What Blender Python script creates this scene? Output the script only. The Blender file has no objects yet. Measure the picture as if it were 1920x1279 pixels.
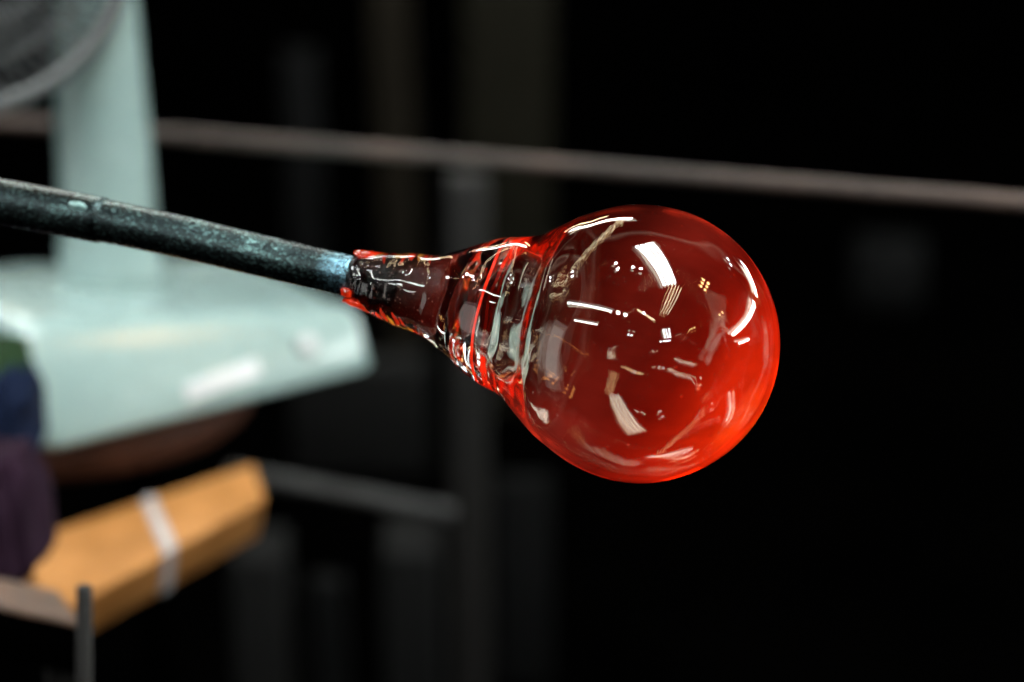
import bpy, bmesh, math, random
from mathutils import Vector, Matrix, noise
random.seed(7)
C = bpy.context.scene.collection
scene = bpy.context.scene
R = math.radians

# ---------------------------------------------------------------- camera, world, exposure
BULB = Vector((0, 0, 1.10))                 # centre of the blown bulb, metres
DIST, LENS, PITCH = 0.878, 85.0, R(20)
V = Vector((0, math.cos(PITCH), -math.sin(PITCH)))       # view direction
UP = Vector((0, math.sin(PITCH), math.cos(PITCH)))
RT = Vector((1, 0, 0))
K = 36.0 / LENS / 1920                      # metres per photo pixel per metre of distance
CAM = BULB - V * DIST - RT * (240 * K * DIST) + UP * (5.5 * K * DIST)
cam = bpy.data.cameras.new("camera")
cam.lens = LENS; cam.sensor_width = 36; cam.clip_start = 0.02; cam.clip_end = 60
cam.dof.use_dof = True; cam.dof.focus_distance = 0.866; cam.dof.aperture_fstop = 4.2
cam.dof.aperture_blades = 9
cam_o = bpy.data.objects.new("camera", cam); C.objects.link(cam_o)
cam_o.location = CAM; cam_o.rotation_euler = (R(90) - PITCH, 0, 0)
scene.camera = cam_o
w = bpy.data.worlds.new("World"); scene.world = w; w.use_nodes = True
w.node_tree.nodes["Background"].inputs[0].default_value = (0.6, 0.75, 0.8, 1)
w.node_tree.nodes["Background"].inputs[1].default_value = 0.0
scene.view_settings.view_transform = 'Standard'; scene.view_settings.look = 'None'
scene.view_settings.exposure = 0.0; scene.view_settings.gamma = 1.0
cy = scene.cycles
cy.max_bounces = 24; cy.transmission_bounces = 20; cy.glossy_bounces = 12
cy.transparent_max_bounces = 24; cy.diffuse_bounces = 3
cy.caustics_reflective = True; cy.caustics_refractive = True
cy.sample_clamp_indirect = 6.0; cy.blur_glossy = 0.0
try:
    cy.use_denoising = True; cy.denoiser = 'OPENIMAGEDENOISE'
except Exception: pass

def P(px, py, D):
    """Point seen at photo pixel (px, py) at depth D metres - used to survey the place."""
    return CAM + V * D + RT * ((px - 960) * K * D) + UP * ((639.5 - py) * K * D)

# ---------------------------------------------------------------- materials
def mat(name):
    m = bpy.data.materials.new(name); m.use_nodes = True
    nt = m.node_tree; nt.nodes.clear()
    out = nt.nodes.new("ShaderNodeOutputMaterial")
    return m, nt, out
def N(nt, t, **kw):
    n = nt.nodes.new(t)
    for k, v in kw.items():
        if k.startswith('i_'):
            key = k[2:]
            n.inputs[int(key) if key.isdigit() else key].default_value = v
        else: setattr(n, k, v)
    return n
def ramp(nt, fac, stops):
    r = nt.nodes.new("ShaderNodeValToRGB")
    while len(r.color_ramp.elements) < len(stops): r.color_ramp.elements.new(0.5)
    for e, (p, c) in zip(r.color_ramp.elements, stops):
        e.position = p; e.color = (*c, 1) if len(c) == 3 else c
    nt.links.new(fac, r.inputs[0]); return r
def tex_noise(nt, scale, detail=6, rough=0.6, vec=None, coord='Object'):
    tc = nt.nodes.new("ShaderNodeTexCoord")
    mp = nt.nodes.new("ShaderNodeMapping")
    if vec: mp.inputs['Scale'].default_value = vec
    nt.links.new(tc.outputs[coord], mp.inputs[0])
    n = nt.nodes.new("ShaderNodeTexNoise")
    n.inputs['Scale'].default_value = scale; n.inputs['Detail'].default_value = detail
    n.inputs['Roughness'].default_value = rough
    nt.links.new(mp.outputs[0], n.inputs['Vector']); return n
def surface(name, c1, c2, rough=0.6, metal=0.0, scale=30, bump=0.2, bdist=0.0006, vec=None, coat=0.0, p=(0.35, 0.65), spec=0.5, rr=0.12):
    m, nt, out = mat(name)
    b = nt.nodes.new("ShaderNodeBsdfPrincipled")
    n = tex_noise(nt, scale, vec=vec)
    r = ramp(nt, n.outputs[0], [(p[0], c1), (p[1], c2)])
    nt.links.new(r.outputs[0], b.inputs['Base Color'])
    n2 = tex_noise(nt, scale * 3.1, vec=vec)
    mr = N(nt, "ShaderNodeMapRange"); mr.inputs[3].default_value = max(0.02, rough - rr); mr.inputs[4].default_value = min(1, rough + rr)
    nt.links.new(n2.outputs[0], mr.inputs[0]); nt.links.new(mr.outputs[0], b.inputs['Roughness'])
    b.inputs['Metallic'].default_value = metal
    b.inputs['Specular IOR Level'].default_value = spec
    b.inputs['Coat Weight'].default_value = coat; b.inputs['Coat Roughness'].default_value = 0.12
    bp = N(nt, "ShaderNodeBump"); bp.inputs['Strength'].default_value = bump; bp.inputs['Distance'].default_value = bdist
    nt.links.new(n2.outputs[0], bp.inputs['Height']); nt.links.new(bp.outputs[0], b.inputs['Normal'])
    nt.links.new(b.outputs[0], out.inputs[0]); return m

def m_glass():
    m, nt, out = mat("clear_glass")
    g = N(nt, "ShaderNodeBsdfGlass"); g.inputs['Roughness'].default_value = 0.0; g.inputs['IOR'].default_value = 1.57
    g.inputs['Color'].default_value = (0.985, 0.99, 0.985, 1)
    n = tex_noise(nt, 34, detail=2, rough=0.4)
    bp = N(nt, "ShaderNodeBump"); bp.inputs['Strength'].default_value = 0.15; bp.inputs['Distance'].default_value = 0.0008
    nt.links.new(n.outputs[0], bp.inputs['Height']); nt.links.new(bp.outputs[0], g.inputs['Normal'])
    nt.links.new(g.outputs[0], out.inputs[0]); return m

def m_red_film(glow_dir, lo, hi):
    """Thin layer of red glass: tints what is behind it; glow painted in, brighter to the lower right."""
    m, nt, out = mat("painted_glow_red_layer")
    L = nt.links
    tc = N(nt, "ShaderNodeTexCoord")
    dot = N(nt, "ShaderNodeVectorMath", operation='DOT_PRODUCT'); dot.inputs[1].default_value = glow_dir
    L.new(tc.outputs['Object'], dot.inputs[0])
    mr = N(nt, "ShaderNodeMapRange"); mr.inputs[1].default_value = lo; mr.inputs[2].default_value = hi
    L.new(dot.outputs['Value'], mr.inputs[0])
    # uneven glow in streaks along the axis, painted in for haze and pale bands
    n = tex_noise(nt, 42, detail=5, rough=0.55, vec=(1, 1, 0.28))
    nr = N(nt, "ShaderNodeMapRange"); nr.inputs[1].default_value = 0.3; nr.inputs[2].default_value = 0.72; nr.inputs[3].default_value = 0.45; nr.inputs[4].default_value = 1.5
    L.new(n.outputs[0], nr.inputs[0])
    glow_col = ramp(nt, mr.outputs[0], [(0.0, (0.005, 0.0003, 0.0002)), (0.12, (0.009, 0.0007, 0.0004)), (0.24, (0.013, 0.0011, 0.0007)), (0.42, (0.068, 0.0042, 0.0024)), (0.61, (0.041, 0.0012, 0.0005)), (0.745, (0.102, 0.0026, 0.0006)), (0.815, (0.165, 0.0042, 0.0008)), (0.95, (0.27, 0.0085, 0.0009)), (0.985, (0.40, 0.030, 0.0015))])  # glow colours painted in for the lit glass, brightest at lower right
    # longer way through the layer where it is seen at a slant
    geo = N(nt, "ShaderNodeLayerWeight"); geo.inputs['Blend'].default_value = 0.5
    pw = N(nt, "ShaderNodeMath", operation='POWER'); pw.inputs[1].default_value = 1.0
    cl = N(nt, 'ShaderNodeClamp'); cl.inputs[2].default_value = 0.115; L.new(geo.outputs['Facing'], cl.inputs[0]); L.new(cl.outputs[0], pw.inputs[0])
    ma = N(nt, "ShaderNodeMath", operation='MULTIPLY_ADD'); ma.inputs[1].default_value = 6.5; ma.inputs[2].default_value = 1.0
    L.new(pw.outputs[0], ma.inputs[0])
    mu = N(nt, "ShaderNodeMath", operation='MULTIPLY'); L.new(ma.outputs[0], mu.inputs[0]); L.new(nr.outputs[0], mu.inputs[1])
    em = N(nt, "ShaderNodeEmission"); L.new(glow_col.outputs[0], em.inputs[0]); L.new(mu.outputs[0], em.inputs[1])
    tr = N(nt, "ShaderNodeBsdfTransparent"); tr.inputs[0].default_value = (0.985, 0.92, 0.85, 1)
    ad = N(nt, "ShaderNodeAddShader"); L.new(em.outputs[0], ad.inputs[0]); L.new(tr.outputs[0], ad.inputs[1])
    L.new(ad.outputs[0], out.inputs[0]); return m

def m_glow(name, col, strength, tint=(0.7, 0.1, 0.04, 1), lo=0.15):  # coloured glass with its brightness painted in as glow
    m, nt, out = mat(name); L = nt.links
    em = N(nt, "ShaderNodeEmission"); em.inputs[0].default_value = (*col, 1)
    n = tex_noise(nt, 210, detail=5, rough=0.65)
    mr = N(nt, "ShaderNodeMapRange"); mr.inputs[1].default_value = 0.34; mr.inputs[2].default_value = 0.68
    mr.inputs[3].default_value = strength * lo; mr.inputs[4].default_value = strength * 1.5
    L.new(n.outputs[0], mr.inputs[0]); L.new(mr.outputs[0], em.inputs[1])
    tr = N(nt, "ShaderNodeBsdfTransparent"); tr.inputs[0].default_value = tint
    ad = N(nt, "ShaderNodeAddShader"); L.new(em.outputs[0], ad.inputs[0]); L.new(tr.outputs[0], ad.inputs[1])
    gl = N(nt, "ShaderNodeBsdfGlossy"); gl.inputs['Roughness'].default_value = 0.04
    mx = N(nt, "ShaderNodeMixShader"); mx.inputs[0].default_value = 0.12
    L.new(ad.outputs[0], mx.inputs[1]); L.new(gl.outputs[0], mx.inputs[2])
    L.new(mx.outputs[0], out.inputs[0]); return m

def m_core():
    """solid colour gather: black scale at the pipe, deep red towards the bulb"""
    m, nt, out = mat("dark_red_core"); L = nt.links
    b = N(nt, "ShaderNodeBsdfPrincipled")
    tc = N(nt, "ShaderNodeTexCoord"); sx = N(nt, "ShaderNodeSeparateXYZ"); L.new(tc.outputs['Object'], sx.inputs[0])
    n = tex_noise(nt, 120, detail=6, rough=0.7)
    ad = N(nt, "ShaderNodeMath", operation='MULTIPLY_ADD'); ad.inputs[1].default_value = 0.022
    L.new(n.outputs[0], ad.inputs[0]); L.new(sx.outputs['Z'], ad.inputs[2])
    mr = N(nt, "ShaderNodeMapRange"); mr.inputs[1].default_value = -0.098; mr.inputs[2].default_value = -0.060
    L.new(ad.outputs[0], mr.inputs[0])
    r = ramp(nt, mr.outputs[0], [(0.0, (0.004, 0.004, 0.005)), (0.45, (0.008, 0.003, 0.002)), (1.0, (0.045, 0.006, 0.004))])
    n4 = tex_noise(nt, 1100, detail=2, rough=0.5)
    sp = ramp(nt, n4.outputs[0], [(0.68, (0, 0, 0)), (0.74, (1, 1, 1))])  # pale specks painted in for tiny sparkles
    mx = N(nt, "ShaderNodeMix", data_type='RGBA'); mx.inputs[7].default_value = (0.30, 0.24, 0.22, 1)
    L.new(sp.outputs[0], mx.inputs[0]); L.new(r.outputs[0], mx.inputs[6]); L.new(mx.outputs[2], b.inputs['Base Color'])
    e = ramp(nt, mr.outputs[0], [(0.4, (0, 0, 0)), (1.0, (0.022, 0.0012, 0.0006))])
    L.new(e.outputs[0], b.inputs['Emission Color']); b.inputs['Emission Strength'].default_value = 1.0
    b.inputs['Roughness'].default_value = 0.25; b.inputs['Specular IOR Level'].default_value = 0.16
    n2 = tex_noise(nt, 420, detail=5, rough=0.7)
    bp = N(nt, "ShaderNodeBump"); bp.inputs['Strength'].default_value = 0.7; bp.inputs['Distance'].default_value = 0.0006
    L.new(n2.outputs[0], bp.inputs['Height']); L.new(bp.outputs[0], b.inputs['Normal'])
    L.new(b.outputs[0], out.inputs[0]); return m

def m_pipe():
    m, nt, out = mat("patinated_steel_pipe"); L = nt.links
    b = N(nt, "ShaderNodeBsdfPrincipled")
    n = tex_noise(nt, 850, detail=9, rough=0.75, vec=(1, 1, 0.6))
    n3 = tex_noise(nt, 70, detail=4, rough=0.6)
    ad = N(nt, "ShaderNodeMath", operation='MULTIPLY_ADD'); ad.inputs[1].default_value = 0.5
    L.new(n3.outputs[0], ad.inputs[0]); L.new(n.outputs[0], ad.inputs[2])
    r = ramp(nt, ad.outputs[0], [(0.60, (0.014, 0.018, 0.019)), (0.78, (0.028, 0.042, 0.043)), (1.0, (0.18, 0.31, 0.30))])
    # temper-blued steel close to the glass
    tc = N(nt, "ShaderNodeTexCoord"); sx = N(nt, "ShaderNodeSeparateXYZ"); L.new(tc.outputs['Object'], sx.inputs[0])
    mr = N(nt, "ShaderNodeMapRange"); mr.inputs[1].default_value = -0.126; mr.inputs[2].default_value = -0.117
    L.new(sx.outputs['Z'], mr.inputs[0])
    mx = N(nt, "ShaderNodeMix", data_type='RGBA')
    L.new(mr.outputs[0], mx.inputs[0]); L.new(r.outputs[0], mx.inputs[6])
    r2 = ramp(nt, n.outputs[0], [(0.40, (0.05, 0.10, 0.13)), (0.62, (0.22, 0.42, 0.52))]); L.new(r2.outputs[0], mx.inputs[7])
    L.new(mx.outputs[2], b.inputs['Base Color'])
    b.inputs['Metallic'].default_value = 0.97
    rr = ramp(nt, n.outputs[0], [(0.35, (0.20,) * 3), (0.65, (0.31,) * 3)]); L.new(rr.outputs[0], b.inputs['Roughness'])
    bp = N(nt, "ShaderNodeBump"); bp.inputs['Strength'].default_value = 0.5; bp.inputs['Distance'].default_value = 0.0004
    L.new(ad.outputs[0], bp.inputs['Height']); L.new(bp.outputs[0], b.inputs['Normal'])
    L.new(b.outputs[0], out.inputs[0]); return m

def m_emit(name, col, s):
    m, nt, out = mat(name)
    em = N(nt, "ShaderNodeEmission"); em.inputs[0].default_value = (*col, 1); em.inputs[1].default_value = s
    nt.links.new(em.outputs[0], out.inputs[0]); return m

# ---------------------------------------------------------------- mesh helpers
def link(name, me, m, parent=None, smooth=True):
    o = bpy.data.objects.new(name, me); C.objects.link(o)
    if m: me.materials.append(m)
    if smooth: me.polygons.foreach_set('use_smooth', [True] * len(me.polygons))
    if parent: o.parent = parent
    return o
def from_bm(name, bm, m, parent=None, smooth=True, recalc=True):
    if recalc: bmesh.ops.recalc_face_normals(bm, faces=bm.faces[:])
    me = bpy.data.meshes.new(name); bm.to_mesh(me); bm.free()
    return link(name, me, m, parent, smooth)
def empty(name, loc=(0, 0, 0)):
    o = bpy.data.objects.new(name, None); C.objects.link(o); o.location = loc
    o.empty_display_size = 0.02; return o
def tag(o, label, cat, group=None, kind=None):
    if label: o['label'] = label
    if cat: o['category'] = cat
    if group: o['group'] = group
    if kind: o['kind'] = kind
    return o
def child_at(o, parent):
    """keep world placement (mesh built in world metres) under a parent that is only translated"""
    o.matrix_parent_inverse = Matrix.Translation(-parent.location); o.parent = parent; return o

def lathe(bm, prof, seg=96, disp=None, flip=False, closed_ends=(True, True)):
    rings = []
    for i, (z, r) in enumerate(prof):
        if r < 1e-7:
            rings.append([bm.verts.new((0, 0, z))]); continue
        ring = []
        for k in range(seg):
            a = 2 * math.pi * k / seg
            rr = r + (disp(z, a, r) if disp else 0)
            ring.append(bm.verts.new((rr * math.cos(a), rr * math.sin(a), z)))
        rings.append(ring)
    for A, B in zip(rings[:-1], rings[1:]):
        for k in range(seg):
            k2 = (k + 1) % seg
            if len(A) == 1 and len(B) == 1: continue
            if len(A) == 1: f = (A[0], B[k2], B[k])
            elif len(B) == 1: f = (A[k], A[k2], B[0])
            else: f = (A[k], A[k2], B[k2], B[k])
            bm.faces.new(tuple(reversed(f)) if flip else f)
    return rings

def catmull(pts, n=8):
    """smooth a (z, r) profile"""
    out = []
    p = [pts[0]] + list(pts) + [pts[-1]]
    for i in range(1, len(p) - 2):
        p0, p1, p2, p3 = [Vector(q) for q in p[i - 1:i + 3]]
        for j in range(n):
            t = j / n
            q = 0.5 * ((2 * p1) + (p2 - p0) * t + (2 * p0 - 5 * p1 + 4 * p2 - p3) * t * t + (3 * p1 - p0 - 3 * p2 + p3) * t ** 3)
            out.append((q.x, max(q.y, 0)))
    out.append(tuple(pts[-1])); return out

def tube(bm, pts, rad, seg=10, cap=True, closed=False):
    n = len(pts); rings = []
    prev = None
    for i, p in enumerate(pts):
        p = Vector(p)
        if closed: d = Vector(pts[(i + 1) % n]) - Vector(pts[i - 1])
        else: d = Vector(pts[min(i + 1, n - 1)]) - Vector(pts[max(i - 1, 0)])
        d.normalize()
        if prev is None:
            a = d.orthogonal().normalized()
        else:
            a = (prev - d * prev.dot(d)).normalized()
        prev = a; b = d.cross(a)
        r = rad[i] if isinstance(rad, (list, tuple)) else rad
        rings.append([bm.verts.new(p + (a * math.cos(t) + b * math.sin(t)) * r) for t in [2 * math.pi * k / seg for k in range(seg)]])
    m = n if closed else n - 1
    for i in range(m):
        A, B = rings[i], rings[(i + 1) % n]
        for k in range(seg):
            k2 = (k + 1) % seg
            bm.faces.new((A[k], A[k2], B[k2], B[k]))
    if cap and not closed:
        bm.faces.new(rings[0][::-1]); bm.faces.new(rings[-1])

def hexa(bm, corners):
    """8 corners: bottom 0-3, top 4-7"""
    v = [bm.verts.new(c) for c in corners]
    for f in ((3, 2, 1, 0), (4, 5, 6, 7), (0, 1, 5, 4), (1, 2, 6, 5), (2, 3, 7, 6), (3, 0, 4, 7)):
        bm.faces.new([v[i] for i in f])
    return v
def bevel(bm, w, seg=3):
    bmesh.ops.bevel(bm, geom=bm.edges[:], offset=w, segments=seg, affect='EDGES', profile=0.5)
def boxbm(cx, cy, cz, sx, sy, sz, rot=0, bev=0.0, seg=2):
    bm = bmesh.new()
    bmesh.ops.create_cube(bm, size=1)
    bmesh.ops.scale(bm, vec=(sx, sy, sz), verts=bm.verts[:])
    if bev: bevel(bm, bev, seg)
    bmesh.ops.rotate(bm, cent=(0, 0, 0), matrix=Matrix.Rotation(rot, 3, 'Z'), verts=bm.verts[:])
    bmesh.ops.translate(bm, vec=(cx, cy, cz), verts=bm.verts[:])
    return bm
def roundrect(w, d, rad, n=8):
    pts = []
    for cx, cy, a0 in ((w/2-rad, d/2-rad, 0), (-w/2+rad, d/2-rad, 90), (-w/2+rad, -d/2+rad, 180), (w/2-rad, -d/2+rad, 270)):
        for k in range(n + 1):
            a = R(a0 + 90 * k / n); pts.append((cx + rad * math.cos(a), cy + rad * math.sin(a)))
    return pts
def loft(bm, loops, cap=True):
    rs = [[bm.verts.new(p) for p in lp] for lp in loops]
    n = len(rs[0])
    for A, B in zip(rs[:-1], rs[1:]):
        for k in range(n): bm.faces.new((A[k], A[(k+1) % n], B[(k+1) % n], B[k]))
    if cap: bm.faces.new(rs[0][::-1]); bm.faces.new(rs[-1])

# ---------------------------------------------------------------- the room (dark workshop, walls and floor coloured near-black)
near_black = surface("near_black_matte", (0.0002, 0.0002, 0.0002), (0.0004, 0.00037, 0.00035), rough=1.0, scale=3, spec=0.0)
bm = boxbm(0, 5.2, 1.6, 16, 0.1, 3.6); tag(from_bm("back_wall", bm, near_black, smooth=False), None, None, kind='structure')
bm = boxbm(0, 0, -0.03, 16, 10.2, 0.06); tag(from_bm("floor", bm, near_black, smooth=False), None, None, kind='structure')

# ceiling lights: fluorescent battens, the workshop's own lighting
tube_white = m_emit("fluorescent_tube_white", (0.95, 1.0, 0.97), 38.0)
tube_warm = m_emit("fluorescent_tube_warm", (1.0, 0.80, 0.50), 20.0)
tube_near = m_emit("fluorescent_tube_bright", (0.93, 1.0, 0.98), 50.0)
tray = surface("white_enamel_tray", (0.6, 0.62, 0.6), (0.7, 0.7, 0.68), rough=0.35, scale=5)
def fixture(a, b, ntubes, spread, trad, mt, label, group="fluorescent ceiling lights"):
    tray_m = near_black if mt is tube_warm else tray
    a, b = Vector(a), Vector(b); mid = (a + b) / 2; d = (b - a); ln = d.length; d.normalize()
    side = d.cross(Vector((0, 0, 1))).normalized()
    root = empty("ceiling_light", mid); tag(root, label, "ceiling light", group)
    for k in range(ntubes):
        off = (k - (ntubes - 1) / 2) * spread
        b2 = bmesh.new(); tube(b2, [a + side * off - mid, b + side * off - mid], trad, 12)
        from_bm("tube", b2, mt, root)
    wd = (ntubes - 1) * spread + trad * 6
    bm = bmesh.new()
    up = side.cross(d).normalized()
    if up.z < 0: up = -up
    c = []
    for h in (trad * 1.6, trad * 1.6 + 0.03):
        for s, t in ((-1, -1), (1, -1), (1, 1), (-1, 1)):
            c.append(side * (s * wd / 2) + d * (t * (ln / 2 + 0.04)) + up * h)
    hexa(bm, c); from_bm("housing", bm, tray_m, root, smooth=False)
    return root
Z0 = BULB.z
def mirror_dir(px, py):
    """where the ball's front surface mirrors to, for a highlight the photograph shows"""
    nx, nz = (px - 1200) / 258.0, (645 - py) / 258.0
    ny = -math.sqrt(max(0.01, 1 - nx * nx - nz * nz))
    x, y, z = -2 * ny * nx, 1 - 2 * ny * ny, -2 * ny * nz
    return (RT * x + V * y + UP * z).normalized()
def lamp_at(px, py, dist):
    d = mirror_dir(px, py)
    if d.z > 0.05: dist = min(dist, 1.9 / d.z)
    return BULB + d * dist
fixture((0.06, 0.50, Z0+1.6), (0.60, -0.62, Z0+1.6), 4, 0.098, 0.030, tube_near, "four-tube fluorescent ceiling light right above the glass bulb")
fixture(lamp_at(1190, 418, 2.6), lamp_at(1100, 430, 3.6), 2, 0.10, 0.035, tube_white, "two-tube fluorescent ceiling light behind the bulb, running to the back")
fixture(lamp_at(1392, 508, 4.0), lamp_at(1409, 560, 4.0), 3, 0.24, 0.055, tube_white, "three-tube fluorescent light hung low on the far right")
fixture(lamp_at(1404, 572, 4.2), lamp_at(1362, 626, 4.2), 2, 0.30, 0.06, tube_white, "long two-tube fluorescent light hung low on the right")
fixture(lamp_at(1068, 572, 3.4), lamp_at(1142, 592, 3.4), 1, 0.10, 0.04, tube_white, "single-tube fluorescent ceiling light behind the camera on the left")
fixture(lamp_at(1082, 606, 3.8), lamp_at(1119, 615, 3.8), 1, 0.10, 0.035, tube_white, "short single-tube fluorescent light behind the camera, below the longer one")
fixture(lamp_at(1024, 490, 3.0), lamp_at(1016, 540, 3.0), 1, 0.12, 0.05, tube_white, "upright single-tube fluorescent wall light on the left")
fixture(lamp_at(1238, 618, 4.0), lamp_at(1241, 634, 4.0), 3, 0.16, 0.035, tube_white, "three-tube fluorescent light behind the camera on the right")
fixture(lamp_at(1372, 640, 3.5), lamp_at(1392, 632, 3.5), 2, 0.22, 0.035, tube_white, "two-tube fluorescent light level with the bulb on the right")
fixture(lamp_at(1185, 585, 4.5), lamp_at(1216, 602, 4.5), 1, 0.12, 0.03, tube_warm, "warm single-tube light behind the camera")
fixture(lamp_at(1262, 545, 3.0), lamp_at(1235, 590, 3.0), 4, 0.10, 0.012, tube_warm, "warm four-tube light of thin tubes behind the camera on the right")
fixture(lamp_at(1150, 408, 4.5), lamp_at(1085, 432, 4.5), 3, 0.11, 0.012, tube_warm, "warm three-tube light of thin tubes at the back left")
pane_m = m_emit("added_glow_pane", (0.95, 0.94, 0.90), 1.7)  # unseen glowing panel, added for pale blotches in the bulb and fan highlights
dc = lamp_at(1042, 705, 2.4); dn = Vector((BULB.x - dc.x, BULB.y - dc.y, 0)).normalized(); ds = Vector((-dn.y, dn.x, 0))
added_glow_panel = empty("added_glow_panel", (dc.x, dc.y, 0)); tag(added_glow_panel, "unseen glowing panel added at the left for pale reflections", "added_glow_panel")
dbm = bmesh.new(); hexa(dbm, [ds * x + dn * y + Vector((0, 0, z)) for z in (0.35, 1.75) for x, y in ((-0.26, 0), (0.26, 0), (0.26, 0.01), (-0.26, 0.01))]); from_bm("pane", dbm, pane_m, added_glow_panel, smooth=False)
for x0, x1, z0, z1 in ((-0.34, 0.34, 0.0, 0.34), (-0.34, 0.34, 1.76, 1.9), (-0.34, -0.265, 0.345, 1.755), (0.265, 0.34, 0.345, 1.755)):
    dbm = bmesh.new(); hexa(dbm, [ds * x + dn * y + Vector((0, 0, z)) for z in (z0, z1) for x, y in ((x0, -0.015), (x1, -0.015), (x1, 0.025), (x0, 0.025))]); from_bm("added_glow_panel_frame", dbm, tray, added_glow_panel, smooth=False)
for k in range(9):
    u = k / 8; px = 1050 + 110 * u ** 1.4; py = 560 - 128 * u ** 0.8
    a_ = lamp_at(px, py, 3.4); b_ = lamp_at(px + 13, py - 17, 3.4)
    fixture(a_, b_, 3, 0.075, 0.005, tube_warm, "short warm strip light, %s from the lowest in the row over the left wall" % ["first", "second", "third", "fourth", "fifth", "sixth", "seventh", "eighth", "ninth"][k], "warm strip lights over the left wall")
# small spot lamps
def spots(px, py, dist, n, gap, rad, mt, label):
    c = lamp_at(px, py, dist); away = (c - BULB).normalized()
    sx = away.cross(Vector((0, 0, 1))).normalized(); sz = sx.cross(away)
    root = empty("spot_lamp", c); tag(root, label, "spot lamp", "small spot lamps round the workshop")
    for i in range(n[0]):
        for j in range(n[1]):
            bm = bmesh.new(); bmesh.ops.create_uvsphere(bm, u_segments=10, v_segments=6, radius=rad)
            o = from_bm("lamp_globe", bm, mt, root); o.location = sx * (i - (n[0]-1)/2) * gap + sz * (j - (n[1]-1)/2) * gap
    bm = bmesh.new(); hexa(bm, [sx * x * n[0] * gap / 2 + sz * z * n[1] * gap / 2 + away * (rad * 1.3 + y) for y in (0, 0.02) for x, z in ((-1, -1), (1, -1), (1, 1), (-1, 1))])
    from_bm("lamp_back", bm, near_black, root, smooth=False)
spot_m = m_emit("spot_lamp_white", (0.9, 0.95, 1.0), 70.0)
spot_w = m_emit("spot_lamp_warm", (1.0, 0.55, 0.22), 45.0)
for args in (
    (1152, 508, 4.0, (2, 1), 0.22, 0.05, spot_m, "pair of spot lamps at the upper left of the workshop"),
    (1190, 514, 4.0, (2, 1), 0.2, 0.045, spot_m, "pair of spot lamps overhead, left of the big ceiling light"),
    (1076, 513, 4.0, (2, 1), 0.2, 0.045, spot_m, "pair of spot lamps over the left wall"),
    (1052, 522, 4.0, (2, 1), 0.2, 0.045, spot_m, "pair of spot lamps low on the left wall"),
    (1366, 504, 4.0, (2, 1), 0.25, 0.04, spot_m, "pair of spot lamps on the right wall"),
    (1318, 541, 4.0, (3, 2), 0.17, 0.05, spot_w, "cluster of six warm spot lamps on the right"),
    (1345, 592, 4.0, (2, 1), 0.26, 0.05, spot_w, "pair of warm spot lamps low on the right"),
    (1196, 590, 4.0, (1, 1), 0.2, 0.06, spot_m, "single spot lamp behind the camera"),
    (1157, 594, 4.0, (2, 1), 0.26, 0.07, spot_m, "pair of large spot lamps behind the camera on the left"),
    (1236, 640, 4.0, (4, 1), 0.17, 0.05, spot_m, "row of four spot lamps behind the camera"),
    (1168, 628, 4.0, (2, 1), 0.2, 0.05, spot_m, "pair of spot lamps low behind the camera on the left"),
    (1290, 618, 4.0, (3, 1), 0.2, 0.04, spot_w, "row of three warm spot lamps behind the camera on the right")):
    spots(*args)

# ---------------------------------------------------------------- glass bulb on the blowpipe
S = K * DIST                                  # photo pixel at the bulb, in metres
T = R(-15)                                    # the tip points a little towards the camera
AX = (RT * (0.973 * math.cos(T)) + V * math.sin(T) - UP * (0.23 * math.cos(T))).normalized()
Q = AX.to_track_quat('Z', 'Y')
def ax(t): return (t - 560) / math.cos(T) * S  # along the axis, from a distance in the photo
RB = 261 * S
def sphere_part(r, a0, a1=180, n=40):
    return [(-r * math.cos(R(a0 + (a1 - a0) * k / n)), r * math.sin(R(a0 + (a1 - a0) * k / n))) for k in range(n + 1)]
neck_o = [(2, 41), (9, 47), (25, 52), (50, 60), (75, 65), (105, 71), (135, 74), (160, 80), (182, 91), (205, 104), (230, 119), (255, 133), (280, 143), (305, 150), (325, 155), (345, 165), (378, 190), (412, 215)]
outer = catmull([(ax(t), r * S) for t, r in neck_o] + sphere_part(RB, 62, 180, 5)[:1], 6)[:-1] + sphere_part(RB, 62, 180, 56)
outer = [(-0.1125 - 0.0, 0)] * 0 + outer
bulb = empty("glass_bulb", BULB)
bulb.rotation_mode = 'QUATERNION'; bulb.rotation_quaternion = Q
tag(bulb, "red hollow glass bulb, glow painted in, freshly blown on the end of the blowpipe", "glass bulb")

def sag(z, a, r):
    """slow unevenness shared by every layer of the blown wall"""
    p = Vector((math.cos(a) * r, math.sin(a) * r, z)); q = p.normalized() if p.length > 1e-6 else p
    return 0.0006 * noise.noise(q * 1.7 + Vector((2, 7, 4))) * min(1.0, r / 0.01)
def wob(z, a, r):
    p = Vector((math.cos(a) * r, math.sin(a) * r, z))
    k = max(0.0, min(1.0, (-z - 0.030) / 0.03))            # rough at the neck, smooth on the ball
    d = noise.noise(p * 60) * 0.00012 * (1 - k) + noise.noise(p * 95 + Vector((3, 1, 7))) * 0.0007 * k
    k2 = max(0.0, min(1.0, (-z - 0.075) / 0.02))
    d += k2 * (0.0004 * noise.noise(p * 230) + 0.00012 * math.sin(z * 2400 + 3 * a))
    return d + sag(z, a, r)
bm = bmesh.new()
rings = lathe(bm, outer, 128, wob)
bm.faces.new(rings[0][::-1]) if len(rings[0]) > 1 else None
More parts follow.
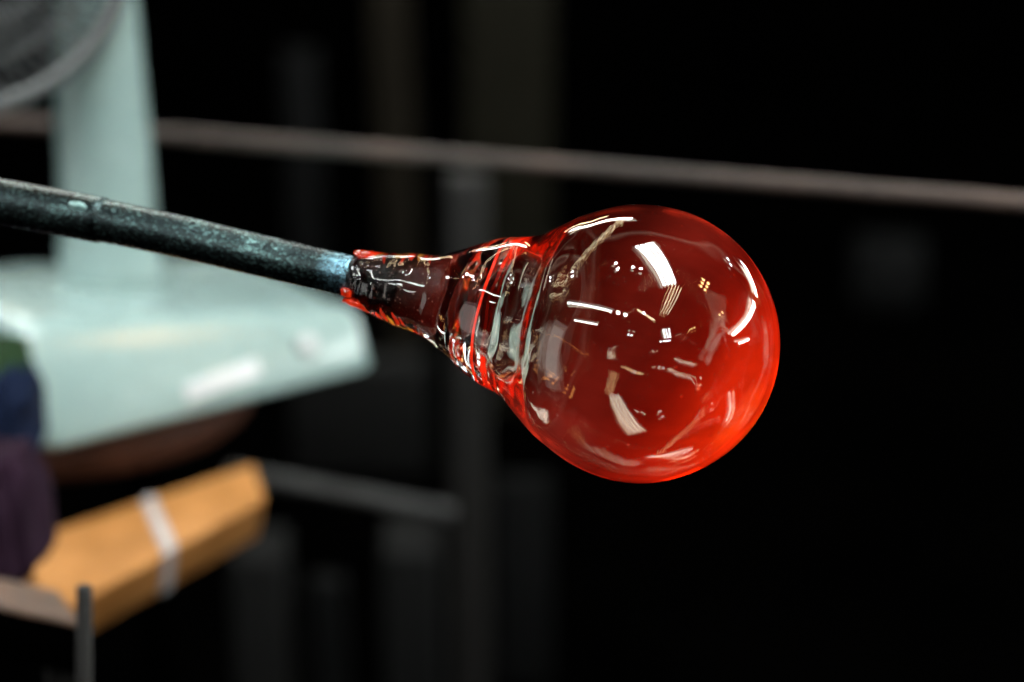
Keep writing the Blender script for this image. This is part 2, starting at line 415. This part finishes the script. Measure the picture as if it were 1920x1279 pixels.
# the hollow inside: wall 1.6 mm on the ball, thick at the shoulder and neck
RI = RB - 0.0022
neck_i = [(228, 0), (229, 24), (233, 46), (243, 70), (260, 94), (285, 116), (315, 130), (350, 147), (385, 176), (415, 204)]
inner = catmull([(ax(t), r * S) for t, r in neck_i] + sphere_part(RI, 63, 180, 5)[:1], 6)[:-1] + sphere_part(RI, 63, 180, 56)
def wobi(z, a, r):
    p = Vector((math.cos(a) * r, math.sin(a) * r, z))
    k = max(0.0, min(1.0, (-z - 0.026) / 0.03))
    return sag(z, a, r) + noise.noise(p * 70 + Vector((9, 9, 9))) * 0.00018 * (1 - k) + noise.noise(p * 80 + Vector((1, 5, 2))) * 0.0008 * k * min(1, r / 0.012)
lathe(bm, inner, 128, wobi, flip=True)
bmesh.ops.remove_doubles(bm, verts=bm.verts[:], dist=1e-7)
# fix orientation: outer outward, inner facing the hollow
bm.normal_update()
glass = m_glass()
from_bm("clear_wall", bm, glass, bulb, recalc=False)
# red layer, inside the wall
glow_axis = (Q.inverted() @ (RT * 0.80 - UP * 0.58 + V * 0.10)).normalized()  # direction in which the painted glow brightens
film_m = m_red_film(tuple(glow_axis), -0.050, 0.0505)
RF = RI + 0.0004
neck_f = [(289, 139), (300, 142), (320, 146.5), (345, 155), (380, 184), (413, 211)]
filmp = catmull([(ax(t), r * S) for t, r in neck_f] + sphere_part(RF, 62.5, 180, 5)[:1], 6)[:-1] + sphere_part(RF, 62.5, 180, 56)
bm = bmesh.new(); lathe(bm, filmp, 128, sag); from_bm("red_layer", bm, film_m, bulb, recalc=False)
# air bubbles caught in the wall
bm = bmesh.new()
for k in range(70):
    th = math.acos(random.uniform(-0.2, 0.95)) if k < 45 else 0; a = random.uniform(0, 6.283)
    if k < 45:
        rr = (RB + RI) / 2 + 0.0003; c = Vector((rr * math.sin(th) * math.cos(a), rr * math.sin(th) * math.sin(a), rr * math.cos(th))); rd = random.uniform(0.00012, 0.00032)
        sg_ = sag(c.z, a, Vector((c.x, c.y)).length); c += c.normalized() * sg_
    else:
        t = random.uniform(60, 200); rr = (52 + 0.16 * (t - 60)) * S; c = Vector((rr * math.cos(a), rr * math.sin(a), ax(t))); rd = random.uniform(0.00015, 0.0004)
    bmesh.ops.create_icosphere(bm, subdivisions=2, radius=rd, matrix=Matrix.Translation(c) @ Matrix.Diagonal((1, 1, random.uniform(1, 2.2), 1)))
bmesh.ops.recalc_face_normals(bm, faces=bm.faces[:]); bmesh.ops.reverse_faces(bm, faces=bm.faces[:])
o = from_bm("air_bubbles", bm, glass, bulb, recalc=False); o['kind'] = 'stuff'
# its rolled edge: a bright red line round the neck
ring_m = m_glow("red_glow_edge", (1.0, 0.035, 0.008), 0.75, tint=(0.5, 0.05, 0.02, 1), lo=0.6)
LU = Q.inverted() @ UP; A_UP = math.atan2(LU.y, LU.x)
LN = Q.inverted() @ (-V); A_CAM = math.atan2(LN.y, LN.x)
SG = 1 if math.sin(A_CAM - A_UP) > 0 else -1
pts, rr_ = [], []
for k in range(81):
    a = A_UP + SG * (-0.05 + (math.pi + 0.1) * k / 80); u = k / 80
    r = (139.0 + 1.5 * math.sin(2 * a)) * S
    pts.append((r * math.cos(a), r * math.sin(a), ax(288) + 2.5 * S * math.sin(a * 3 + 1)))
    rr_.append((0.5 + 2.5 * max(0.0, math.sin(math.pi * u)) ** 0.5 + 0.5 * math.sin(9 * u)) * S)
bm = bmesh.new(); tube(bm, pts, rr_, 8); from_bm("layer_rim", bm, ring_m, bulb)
# folds of thick red glass where the rim turns over, above and below
def out_r(t):
    z = ax(t)
    for (z0, r0), (z1, r1) in zip(outer[:-1], outer[1:]):
        if z0 <= z <= z1: return r0 + (r1 - r0) * (z - z0) / max(1e-9, z1 - z0)
    return outer[-1][1]
fold_m = m_glow("red_glow_fold", (1.0, 0.030, 0.006), 0.55, tint=(0.75, 0.2, 0.1, 1))
for base, sg, reach, tbx in ((A_UP, SG, 0.80, 318), (A_UP + math.pi, -SG, 0.42, 308)):
    bm = bmesh.new(); rows = []
    for i in range(25):
        u = i / 24; a = base + sg * (-0.12 + (reach + 0.12) * u)
        v_ = max(0.0, (u * (reach + 0.12) - 0.12) / reach)
        ta = 284 + (tbx - 288) * v_ ** 1.3 + 3 * math.sin(9 * u); tb = tbx - 2 * v_ + 4 * math.sin(5 * u + 1)
        if tb < ta + 1.5: tb = ta + 1.5
        rows.append([bm.verts.new(((out_r(t) - 2.2 * S - 0.6 * S * math.sin(3.1 * q)) * math.cos(a), (out_r(t) - 2.2 * S - 0.6 * S * math.sin(3.1 * q)) * math.sin(a), ax(t))) for q in range(9) for t in (ta + (tb - ta) * q / 8,)])
    for A_, B_ in zip(rows[:-1], rows[1:]):
        for q in range(8): bm.faces.new((A_[q], A_[q+1], B_[q+1], B_[q]))
    from_bm("rim_fold", bm, fold_m, bulb)
# core: solid dark gather in the neck
core_m = m_core()
corep = catmull([(ax(t), r * S) for t, r in [(-8, 0), (-7, 36), (0, 42.5), (14, 42), (34, 38), (70, 36), (110, 39), (150, 43), (182, 47), (197, 47), (207, 40), (212, 24), (214, 0)]], 5)
def cw(z, a, r):
    p = Vector((math.cos(a) * r, math.sin(a) * r, z)); k = max(0, min(1, (-z - 0.085) / 0.025))
    return (noise.noise(p * 260) * 0.0011 + noise.noise(p * 700) * 0.0005) * (0.25 + k) * min(1, r / 0.003)
bm = bmesh.new(); lathe(bm, corep, 96, cw); from_bm("core", bm, core_m, bulb)
# red and amber threads round the core, glowing to paint in caustic streaks
thr_r = m_glow("red_caustic_thread", (1.0, 0.05, 0.012), 0.45, tint=(0.5, 0.05, 0.02, 1))
thr_a = m_glow("amber_caustic_thread", (0.85, 0.42, 0.06), 0.34, tint=(0.85, 0.65, 0.2, 1))
LU = Q.inverted() @ UP; A_UP = math.atan2(LU.y, LU.x)
for j in range(9):
    t0 = 38 + j * 12.5
    for rep in range(2):
        if random.random() < 0.15: continue
        ac = A_UP + math.pi * rep + random.uniform(-0.25, 0.25); span = random.uniform(0.5, 1.1)
        pts, rd = [], []; w0 = random.uniform(2.4, 5.4)
        for k in range(22):
            u = k / 21; a = ac + span * (u - 0.5); t = t0 + 11 * u + 2 * math.sin(7 * u + j)
            ro = (43.5 + 0.10 * (t - 20) + 3 * math.sin(5 * u + j)) * S
            pts.append((ro * math.cos(a), ro * math.sin(a), ax(t))); rd.append(max(0.15, math.sin(math.pi * u) ** 0.7 * w0) * S)
        bm = bmesh.new(); tube(bm, pts, rd, 7); from_bm("caustic_thread", bm, thr_r if (j * 2 + rep) % 3 else thr_a, bulb)
# crumpled red glass where the gather grips the pipe, above and below
lip_m = m_glow("red_orange_lip", (1.0, 0.06, 0.012), 0.5, tint=(0.6, 0.1, 0.05, 1))
for ac, half, t0, t1 in ((A_UP - 0.15, 0.75, -12, 50), (A_UP + math.pi + 0.15, 0.70, -14, 52), (A_UP + math.pi - 0.9, 0.22, -8, 14)):
    bm = bmesh.new(); rows = []
    for i in range(19):
        a = ac + half * (i / 9 - 1); row = []
        edge = math.sqrt(max(0.02, 1 - (i / 9 - 1) ** 2))
        for k in range(20):
            ph = 2 * math.pi * k / 20
            tc_ = (t0 + t1) / 2 + (t1 - t0) / 2 * edge * math.cos(ph)
            p = Vector((a * 3.5, tc_ * 0.055, math.sin(ph)))
            r = (49.0 + 0.13 * max(0, tc_) + 5.5 * edge * math.sin(ph) + 3.6 * noise.noise(p * 1.3) + 2.0 * noise.noise(p * 3.1)) * S
            row.append(bm.verts.new((r * math.cos(a), r * math.sin(a), ax(tc_ + 5 * noise.noise(p * 2 + Vector((4, 4, 4)))))))
        rows.append(row)
    for A_, B_ in zip(rows[:-1], rows[1:]):
        for k in range(20): bm.faces.new((A_[k], A_[(k+1) % 20], B_[(k+1) % 20], B_[k]))
    bm.faces.new(rows[0][::-1]); bm.faces.new(rows[-1])
    from_bm("gripping_lip", bm, lip_m, bulb)

# ---------------------------------------------------------------- blowpipe
pipe_m = m_pipe()
pipe = empty("blowpipe", BULB); pipe.rotation_mode = 'QUATERNION'; pipe.rotation_quaternion = Q
tag(pipe, "dark steel blowpipe with pale teal patina entering from the left", "blowpipe")
def pw(z, a, r):
    p = Vector((math.cos(a) * r, math.sin(a) * r, z)); return noise.noise(p * 150) * 0.00010 + noise.noise(p * 40) * 0.00005 + noise.noise(p * 500) * 0.0001
zs = [ax(-760 + 4 * k) for k in range(int((760 - 2) / 4))]
prof = [(zs[0], 0)] + [(z, (40.5 - 3.0 * (z - ax(0)) / (ax(700) - ax(0))) * S) for z in zs] + [(ax(-2), 39 * S), (ax(1), 33 * S), (ax(1), 0)]
bm = bmesh.new(); lathe(bm, prof, 64, pw)
# the pipe is very slightly bent
for v in bm.verts:
    tpx = v.co.z / S * math.cos(T) + 560
    if tpx < -350: v.co += (Q.inverted() @ UP) * (-(((-350 - tpx) / 400) ** 1.5) * 14 * S)
from_bm("shaft", bm, pipe_m, pipe)
prof = [(ax(-1100), 40 * S), (ax(-1098), 45.5 * S)] + [(ax(-1090 + 8 * k), 46.3 * S) for k in range(70)] + [(ax(-527), 45.8 * S), (ax(-520), 41 * S)]
bm = bmesh.new(); lathe(bm, prof, 64, pw)
for v in bm.verts:
    tpx = v.co.z / S * math.cos(T) + 560
    if tpx < -350: v.co += (Q.inverted() @ UP) * (-(((-350 - tpx) / 400) ** 1.5) * 14 * S)
from_bm("sleeve", bm, pipe_m, pipe)
bm = bmesh.new(); bmesh.ops.create_uvsphere(bm, u_segments=20, v_segments=12, radius=1)
for v in bm.verts:
    v.co = Vector((v.co.x * 9 * S, v.co.y * 9 * S, v.co.z * 20 * S)) * (1 + 0.25 * noise.noise(v.co * 2.5))
lump = from_bm("slag_lump", bm, surface("teal_slag", (0.10, 0.20, 0.195), (0.26, 0.42, 0.41), rough=0.5, scale=300, bump=0.5), pipe)
side = (Q.inverted() @ (UP * 0.30 - V * 0.95)).normalized(); lump.location = side * 43 * S + Vector((0, 0, ax(-572)))

# ---------------------------------------------------------------- desk fan
mint = surface("mint_green_plastic", (0.275, 0.395, 0.39), (0.325, 0.44, 0.43), rough=0.26, scale=8, bump=0.03, coat=1.0)
grey_plastic = surface("grey_plastic", (0.035, 0.04, 0.043), (0.05, 0.055, 0.058), rough=0.45, scale=12)
# survey: nearest bottom corner of the base and the far end of its front edge, on one level
zt = P(100, 838, 1.45).z
def on_level(px, py, z):
    d = (P(px, py, 1.0) - CAM); return CAM + d * ((z - CAM.z) / d.z)
c0, c1 = on_level(85, 850, zt), on_level(712, 690, zt)
ex = (c1 - c0); wlen = ex.length; ex.normalize(); ey = Vector((-ex.y, ex.x, 0))
fan = empty("desk_fan", (c0 + c1) / 2 + ey * 0.12)
tag(fan, "pale mint green desk fan with wide base and round wire guard", "desk fan")
def fw(x, y, z): return ex * x + ey * y + Vector((0, 0, z))
BW, BD, BH = wlen, 0.175, 0.062
fan.location = (c0 + c1) / 2 + ey * BD / 2
bm = bmesh.new()
loops = []
for z, ins, rd in ((0, 0.002, 0.012), (0.004, 0, 0.013), (BH * 0.86, 0.001, 0.012), (BH * 0.95, 0.003, 0.012), (BH * 0.99, 0.007, 0.011), (BH, 0.012, 0.010), (BH + 0.001, 0.04, 0.01)):
    # the base is a wedge: tall at the left end, low at the right
    loops.append([fw(x, y, z * (0.86 - 0.30 * x / (BW / 2))) for x, y in roundrect(BW - 2 * ins, BD - 2 * ins, rd)])
# sloping front
for lp in loops:
    for q in lp:
        yy = q.dot(ey)
        if yy < 0: q += ey * (0.030 * (q.z / BH) * min(1.0, -yy / (BD * 0.4)))
loft(bm, loops); from_bm("base", bm, mint, fan)
# pale raised panel and disc painted in for glossy highlights on the front
for kx in (0.03, 0.055):
    pass
fn = (-ey * 1.0 + Vector((0, 0, 0.030 / BH))).normalized()      # the sloping front face
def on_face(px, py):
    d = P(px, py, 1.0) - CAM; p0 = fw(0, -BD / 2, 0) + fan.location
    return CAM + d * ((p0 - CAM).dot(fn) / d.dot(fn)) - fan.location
panel_m = surface("pale_glint", (0.62, 0.64, 0.66), (0.70, 0.72, 0.74), rough=0.25, scale=20, coat=0.5)
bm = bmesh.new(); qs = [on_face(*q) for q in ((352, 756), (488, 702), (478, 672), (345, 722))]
hexa(bm, [q + fn * h for h in (-0.001, 0.0018) for q in qs]); bevel(bm, 0.0006, 2); from_bm("glint_panel", bm, panel_m, fan)
kq = on_face(572, 647); bm = bmesh.new(); tube(bm, [kq - fn * 0.001, kq + fn * 0.006, kq + fn * 0.0075], [0.0062, 0.0060, 0.0046], 24); from_bm("glint_disc", bm, panel_m, fan)
cyy = BD / 2 - 0.052; cx = 0.0
for _ in range(8):                         # slide along the base until it stands where the photograph has it
    q = fan.location + ex * cx + ey * cyy + Vector((0, 0, BH)) - CAM
    cx += (208 - (960 + q.dot(RT) / (K * q.dot(V)))) * K * q.dot(V) / ex.x
bm = bmesh.new(); loft(bm, [[fw(x, y + 0.006, z) for x, y in roundrect(BW - 0.03, BD - 0.03, 0.012)] for z in (-0.009, -0.0002)])
from_bm("foot_plate", bm, near_black, fan, smooth=False)
bm = bmesh.new(); loops = []
for z, wd, dp in ((BH - 0.012, 0.039, 0.033), (BH + 0.006, 0.035, 0.030), (BH + 0.03, 0.0325, 0.028), (BH + 0.09, 0.031, 0.027), (BH + 0.2, 0.026, 0.023), (BH + 0.26, 0.024, 0.021)):
    loops.append([fw(cx + wd * math.cos(a), cyy + dp * math.sin(a), z) for a in [2 * math.pi * k / 40 for k in range(40)]])
loft(bm, loops); from_bm("column", bm, mint, fan)
# guard: ring, wires, hub, motor, blades; the head faces the camera's left
gc = P(-120, -175, 1.43) - fan.location
gn = (CAM - (gc + fan.location)).normalized(); gn = (gn + RT * 0.35 + Vector((0, 0, 0.25))).normalized()
ga = gn.cross(Vector((0, 0, 1))).normalized(); gb = ga.cross(gn).normalized()
GR = 0.121
def gp(r, a, h): return gc + (ga * math.cos(a) + gb * math.sin(a)) * r + gn * h
bm = bmesh.new(); tube(bm, [gp(GR, 2 * math.pi * k / 72, 0) for k in range(72)], 0.0062, 10, closed=True); from_bm("guard_ring", bm, grey_plastic, fan)
bm = bmesh.new()
for sgn, nn in ((1, 84), (-1, 60)):
    for k in range(nn):
        a = 2 * math.pi * k / nn
        tube(bm, [gp(r, a + 0.5 * (1 - r / GR), sgn * 0.034 * (1 - (r / GR) ** 2.5)) for r in (0.028, 0.06, 0.09, 0.11, GR)], 0.0011, 5)
for r in (0.05, 0.075, 0.097):
    tube(bm, [gp(r, 2 * math.pi * k / 48, 0.034 * (1 - (r / GR) ** 2.5)) for k in range(48)], 0.0012, 5, closed=True)
wires = from_bm("wire_guard", bm, grey_plastic, fan); wires['kind'] = 'stuff'
bm = bmesh.new(); tube(bm, [gp(0, 0, 0.03) , gp(0, 0, 0.038)], 0.03, 24); from_bm("guard_badge", bm, mint, fan)
bm = bmesh.new(); tube(bm, [gp(0, 0, -0.10), gp(0, 0, -0.095), gp(0, 0, -0.04)], [0.03, 0.042, 0.046], 28); from_bm("motor_housing", bm, mint, fan)
for j in range(3):
    bm = bmesh.new(); prev = None
    for i in range(9):
        u = i / 8; a = 2 * math.pi * j / 3 + 1.5 * u
        row = [bm.verts.new(gp(r, a - 0.25 * r / GR, -0.012 + 0.026 * (u - .5))) for r in (0.02, 0.05, 0.08, 0.10)]
        if prev:
            for q in range(3): bm.faces.new((prev[q], prev[q+1], row[q+1], row[q]))
        prev = row
    bmesh.ops.solidify(bm, geom=bm.faces[:], thickness=0.0015)
    from_bm("blade", bm, grey_plastic, fan)

# ---------------------------------------------------------------- round stool under the fan
wood = surface("red_brown_varnished_wood", (0.045, 0.016, 0.009), (0.08, 0.029, 0.016), rough=0.6, scale=16, vec=(1, 8, 1), coat=0.0, spec=0.2)
stc = on_level(120, 745, zt - 0.028)
soot_steel = surface("sooty_steel", (0.004, 0.004, 0.004), (0.008, 0.008, 0.008), rough=0.7, scale=30, spec=0.2)
st = empty("round_stool", (stc.x, stc.y, 0)); tag(st, "round red-brown wooden stool under the mint green fan", "stool")
ztop = zt - 0.0095
bm = bmesh.new(); SRd = 0.125
lathe(bm, [(ztop - 0.030, 0), (ztop - 0.030, SRd - 0.008), (ztop - 0.024, SRd - 0.001), (ztop - 0.010, SRd), (ztop - 0.003, SRd - 0.004), (ztop, SRd - 0.012), (ztop, 0)], 72)
from_bm("seat", bm, wood, st)
for k in range(4):
    a = R(45 + 90 * k + 10); bm = bmesh.new()
    tube(bm, [(0.07 * math.cos(a), 0.07 * math.sin(a), ztop - 0.03), (0.09 * math.cos(a), 0.09 * math.sin(a), 0)], [0.012, 0.010], 14); from_bm("leg", bm, near_black, st)

# ---------------------------------------------------------------- cloths on the left
def cloth(name, cx, cy, cz, sx, sy, sz, m, label, seed):
    bm = bmesh.new(); bmesh.ops.create_icosphere(bm, subdivisions=5, radius=1)
    for v in bm.verts:
        p = v.co.copy(); q = Vector([math.copysign(abs(c) ** 0.6, c) for c in p])
        n1 = noise.noise(p * 1.6 + Vector((seed, 0, 0))) * 0.22 + noise.noise(Vector((p.x * 5, p.y * 3, p.z * 1.5 + seed))) * 0.09
        v.co = Vector((q.x * sx, q.y * sy, q.z * sz)) * (1 + n1)
    bmesh.ops.translate(bm, vec=(0, 0, sz), verts=bm.verts[:])
    o = from_bm(name, bm, m); o.location = (cx, cy, cz); tag(o, label, "cloth"); return o
navy = surface("navy_cloth", (0.0025, 0.006, 0.020), (0.006, 0.011, 0.031), rough=0.9, scale=40, spec=0.1)
plum = surface("plum_cloth", (0.012, 0.0045, 0.011), (0.018, 0.007, 0.016), rough=0.9, scale=30, spec=0.1)
olive = surface("dark_green_cloth", (0.008, 0.022, 0.008), (0.012, 0.03, 0.01), rough=0.9, scale=30, spec=0.1)

p = P(-12, 850, 1.38); cloth("folded_cloth", p.x, p.y, p.z, 0.030, 0.03, 0.026, navy, "dark navy blue cloth bundle left of the fan base", 3)
p = P(-22, 700, 1.385); cloth("folded_cloth", p.x, p.y, p.z, 0.024, 0.03, 0.008, olive, "dark green cloth folded on top of the navy bundle", 8)
p = P(-10, 1085, 1.30); cloth("folded_cloth", p.x, p.y, p.z, 0.029, 0.03, 0.038, plum, "dark plum cloth bundle beside the orange box", 5)

# ---------------------------------------------------------------- orange box with a white strap
orange = surface("orange_cardboard", (0.30, 0.12, 0.026), (0.52, 0.23, 0.068), rough=0.6, scale=18, spec=0.3)
strap_m = surface("white_paper_strap", (0.42, 0.40, 0.41), (0.5, 0.48, 0.49), rough=0.6, scale=20)
zb = P(236, 1108, 1.36).z; bh = 0.040
TA, TB, TC, TD = [on_level(x, y, zb) for x, y in ((20, 1020), (476, 868), (497, 935), (110, 1150))]
box = empty("orange_box", (TA + TB + TC + TD) / 4 - Vector((0, 0, bh)))
tag(box, "flat orange cardboard box with a white paper strap", "box")
away_ = Vector((-0.3, 1, 0)).normalized()
def slab(c4, h0, h1, bev):
    b = bmesh.new(); hexa(b, [q + Vector((0, 0, z)) - box.location + (away_ * (0.032 if (z < -0.01 and i < 2) else 0)) for z in (h0, h1) for i, q in enumerate(c4)]); bevel(b, bev, 3); return b
from_bm("carton", slab((TD, TC, TB, TA), -bh, 0, 0.002), orange, box)
def onx(u, v): return (TD.lerp(TC, u)).lerp(TA.lerp(TB, u), v)
from_bm("strap", slab((onx(0.485, -0.012), onx(0.545, -0.012), onx(0.57, 1.012), onx(0.52, 1.012)), -bh - 0.001, 0.0011, 0.0007), strap_m, box)

# ---------------------------------------------------------------- bench frame, rods, rails
rust = surface("rusty_brown_steel", (0.075, 0.055, 0.045), (0.16, 0.085, 0.055), rough=0.6, metal=0.2, scale=45, bump=0.5)
darksteel = surface("dark_steel", (0.0055, 0.005, 0.0048), (0.0095, 0.0085, 0.008), rough=0.55, metal=0.3, scale=60, bump=0.4)
greysteel = surface("grey_steel", (0.014, 0.014, 0.0148), (0.027, 0.027, 0.027), rough=0.6, metal=0.2, scale=20)
# angle iron shelf edge
a0, a1 = P(-60, 1122, 1.14), P(150, 1168, 1.17)
d = (a1 - a0).normalized(); n_ = Vector((-d.y, d.x, 0)).normalized(); upv = Vector((0, 0, 1))
shelf = empty("bench_frame", (a0 + a1) / 2); tag(shelf, "rusty brown angle iron bench frame at the lower left corner", "bench frame")
def beam(a, b, wn, hz, bev=0.0006, n=None, off=0):
    d = (b - a).normalized(); nn = n or Vector((-d.y, d.x, 0)).normalized(); u = Vector((0, 0, 1))
    bm = bmesh.new(); hexa(bm, [q - shelf.location + nn * (y + off) + u * z for z in (-hz, 0) for q, y in ((a, 0), (b, 0), (b, wn), (a, wn))]); bevel(bm, bev, 2); return bm
from_bm("shelf_flange", beam(a0, a1, 0.040, 0.003), rust, shelf)
from_bm("upright_flange", beam(a0 - upv * 0.0032, a1 - upv * 0.0032, 0.003, 0.026), near_black, shelf)
lp = a0 + d * (a1 - a0).length * 0.72
bm = bmesh.new(); q = lp - shelf.location + n_ * 0.006
hexa(bm, [q + d * x + n_ * y + upv * z for z in (-lp.z, -0.0295) for x, y in ((0, 0), (0.012, 0), (0.012, 0.012), (0, 0.012))]); from_bm("leg", bm, darksteel, shelf, smooth=False)
# thin peg
pt = P(158, 1092, 1.07)
bm = bmesh.new(); lathe(bm, [(0, 0), (0, 0.0036), (pt.z - 0.0008, 0.0036), (pt.z, 0.0028), (pt.z, 0)], 24, lambda z, a, r: 0.00008 * noise.noise(Vector((a, z * 120, 0))))
o = from_bm("steel_peg", bm, darksteel); o.location = (pt.x - 0.0605 * pt.z, pt.y, 0); o.rotation_euler = (0, math.atan(0.0605), 0); tag(o, "thin dark upright steel peg in front of the rusty bench frame", "peg")
# long rod behind the bulb
r0, r1 = P(-120, 218, 1.80), P(2050, 390, 1.30)
bm = bmesh.new(); n = 60; tube(bm, [(r0 + (r1 - r0) * (k / n)) - r0 + Vector((0, 0, 0.0003 * noise.noise(Vector((k * .3, 0, 0))))) for k in range(n + 1)], 0.0049, 16)
rod_m = surface("brown_grey_steel_rod", (0.034, 0.026, 0.023), (0.085, 0.056, 0.046), rough=0.55, metal=0.25, scale=22, bump=0.4, vec=(1, 1, 1))
o = from_bm("steel_rod", bm, rod_m); o.location = r0; tag(o, "long brown-grey steel rod crossing behind the fan and the bulb", "rod")
# rail behind box to the post
r0, r1 = P(430, 885, 1.78), P(850, 962, 1.86)
bm = bmesh.new(); tube(bm, [(0, 0, 0), (r1 - r0) * .5, r1 - r0], 0.0065, 16); o = from_bm("steel_rail", bm, greysteel); o.location = r0
tag(o, "short grey steel rail running from behind the orange box to the post", "rail")
def board(x0, x1, y0, y1, Y, m, label, cat, name, d=0.02, floor=True, lean=0.0):
    """an upright thing at world depth Y whose front face was surveyed between photo columns x0-x1, rows y0-y1"""
    def hit(px, py):
        dd = P(px, py, 1.0) - CAM; return CAM + dd * ((Y - CAM.y) / dd.y)
    a, b_ = hit(x0, y0), hit(x1, y1); w_ = abs(b_.x - a.x); top = a.z; bot = 0.0 if floor else b_.z
    bm = boxbm(0, d / 2, (top - bot) / 2, w_, d, top - bot, bev=min(0.004, d * 0.2)); o = from_bm(name, bm, m)
    o.location = ((a.x + b_.x) / 2, Y, bot); o.rotation_euler = (0, R(lean), 0); tag(o, label, cat); return o
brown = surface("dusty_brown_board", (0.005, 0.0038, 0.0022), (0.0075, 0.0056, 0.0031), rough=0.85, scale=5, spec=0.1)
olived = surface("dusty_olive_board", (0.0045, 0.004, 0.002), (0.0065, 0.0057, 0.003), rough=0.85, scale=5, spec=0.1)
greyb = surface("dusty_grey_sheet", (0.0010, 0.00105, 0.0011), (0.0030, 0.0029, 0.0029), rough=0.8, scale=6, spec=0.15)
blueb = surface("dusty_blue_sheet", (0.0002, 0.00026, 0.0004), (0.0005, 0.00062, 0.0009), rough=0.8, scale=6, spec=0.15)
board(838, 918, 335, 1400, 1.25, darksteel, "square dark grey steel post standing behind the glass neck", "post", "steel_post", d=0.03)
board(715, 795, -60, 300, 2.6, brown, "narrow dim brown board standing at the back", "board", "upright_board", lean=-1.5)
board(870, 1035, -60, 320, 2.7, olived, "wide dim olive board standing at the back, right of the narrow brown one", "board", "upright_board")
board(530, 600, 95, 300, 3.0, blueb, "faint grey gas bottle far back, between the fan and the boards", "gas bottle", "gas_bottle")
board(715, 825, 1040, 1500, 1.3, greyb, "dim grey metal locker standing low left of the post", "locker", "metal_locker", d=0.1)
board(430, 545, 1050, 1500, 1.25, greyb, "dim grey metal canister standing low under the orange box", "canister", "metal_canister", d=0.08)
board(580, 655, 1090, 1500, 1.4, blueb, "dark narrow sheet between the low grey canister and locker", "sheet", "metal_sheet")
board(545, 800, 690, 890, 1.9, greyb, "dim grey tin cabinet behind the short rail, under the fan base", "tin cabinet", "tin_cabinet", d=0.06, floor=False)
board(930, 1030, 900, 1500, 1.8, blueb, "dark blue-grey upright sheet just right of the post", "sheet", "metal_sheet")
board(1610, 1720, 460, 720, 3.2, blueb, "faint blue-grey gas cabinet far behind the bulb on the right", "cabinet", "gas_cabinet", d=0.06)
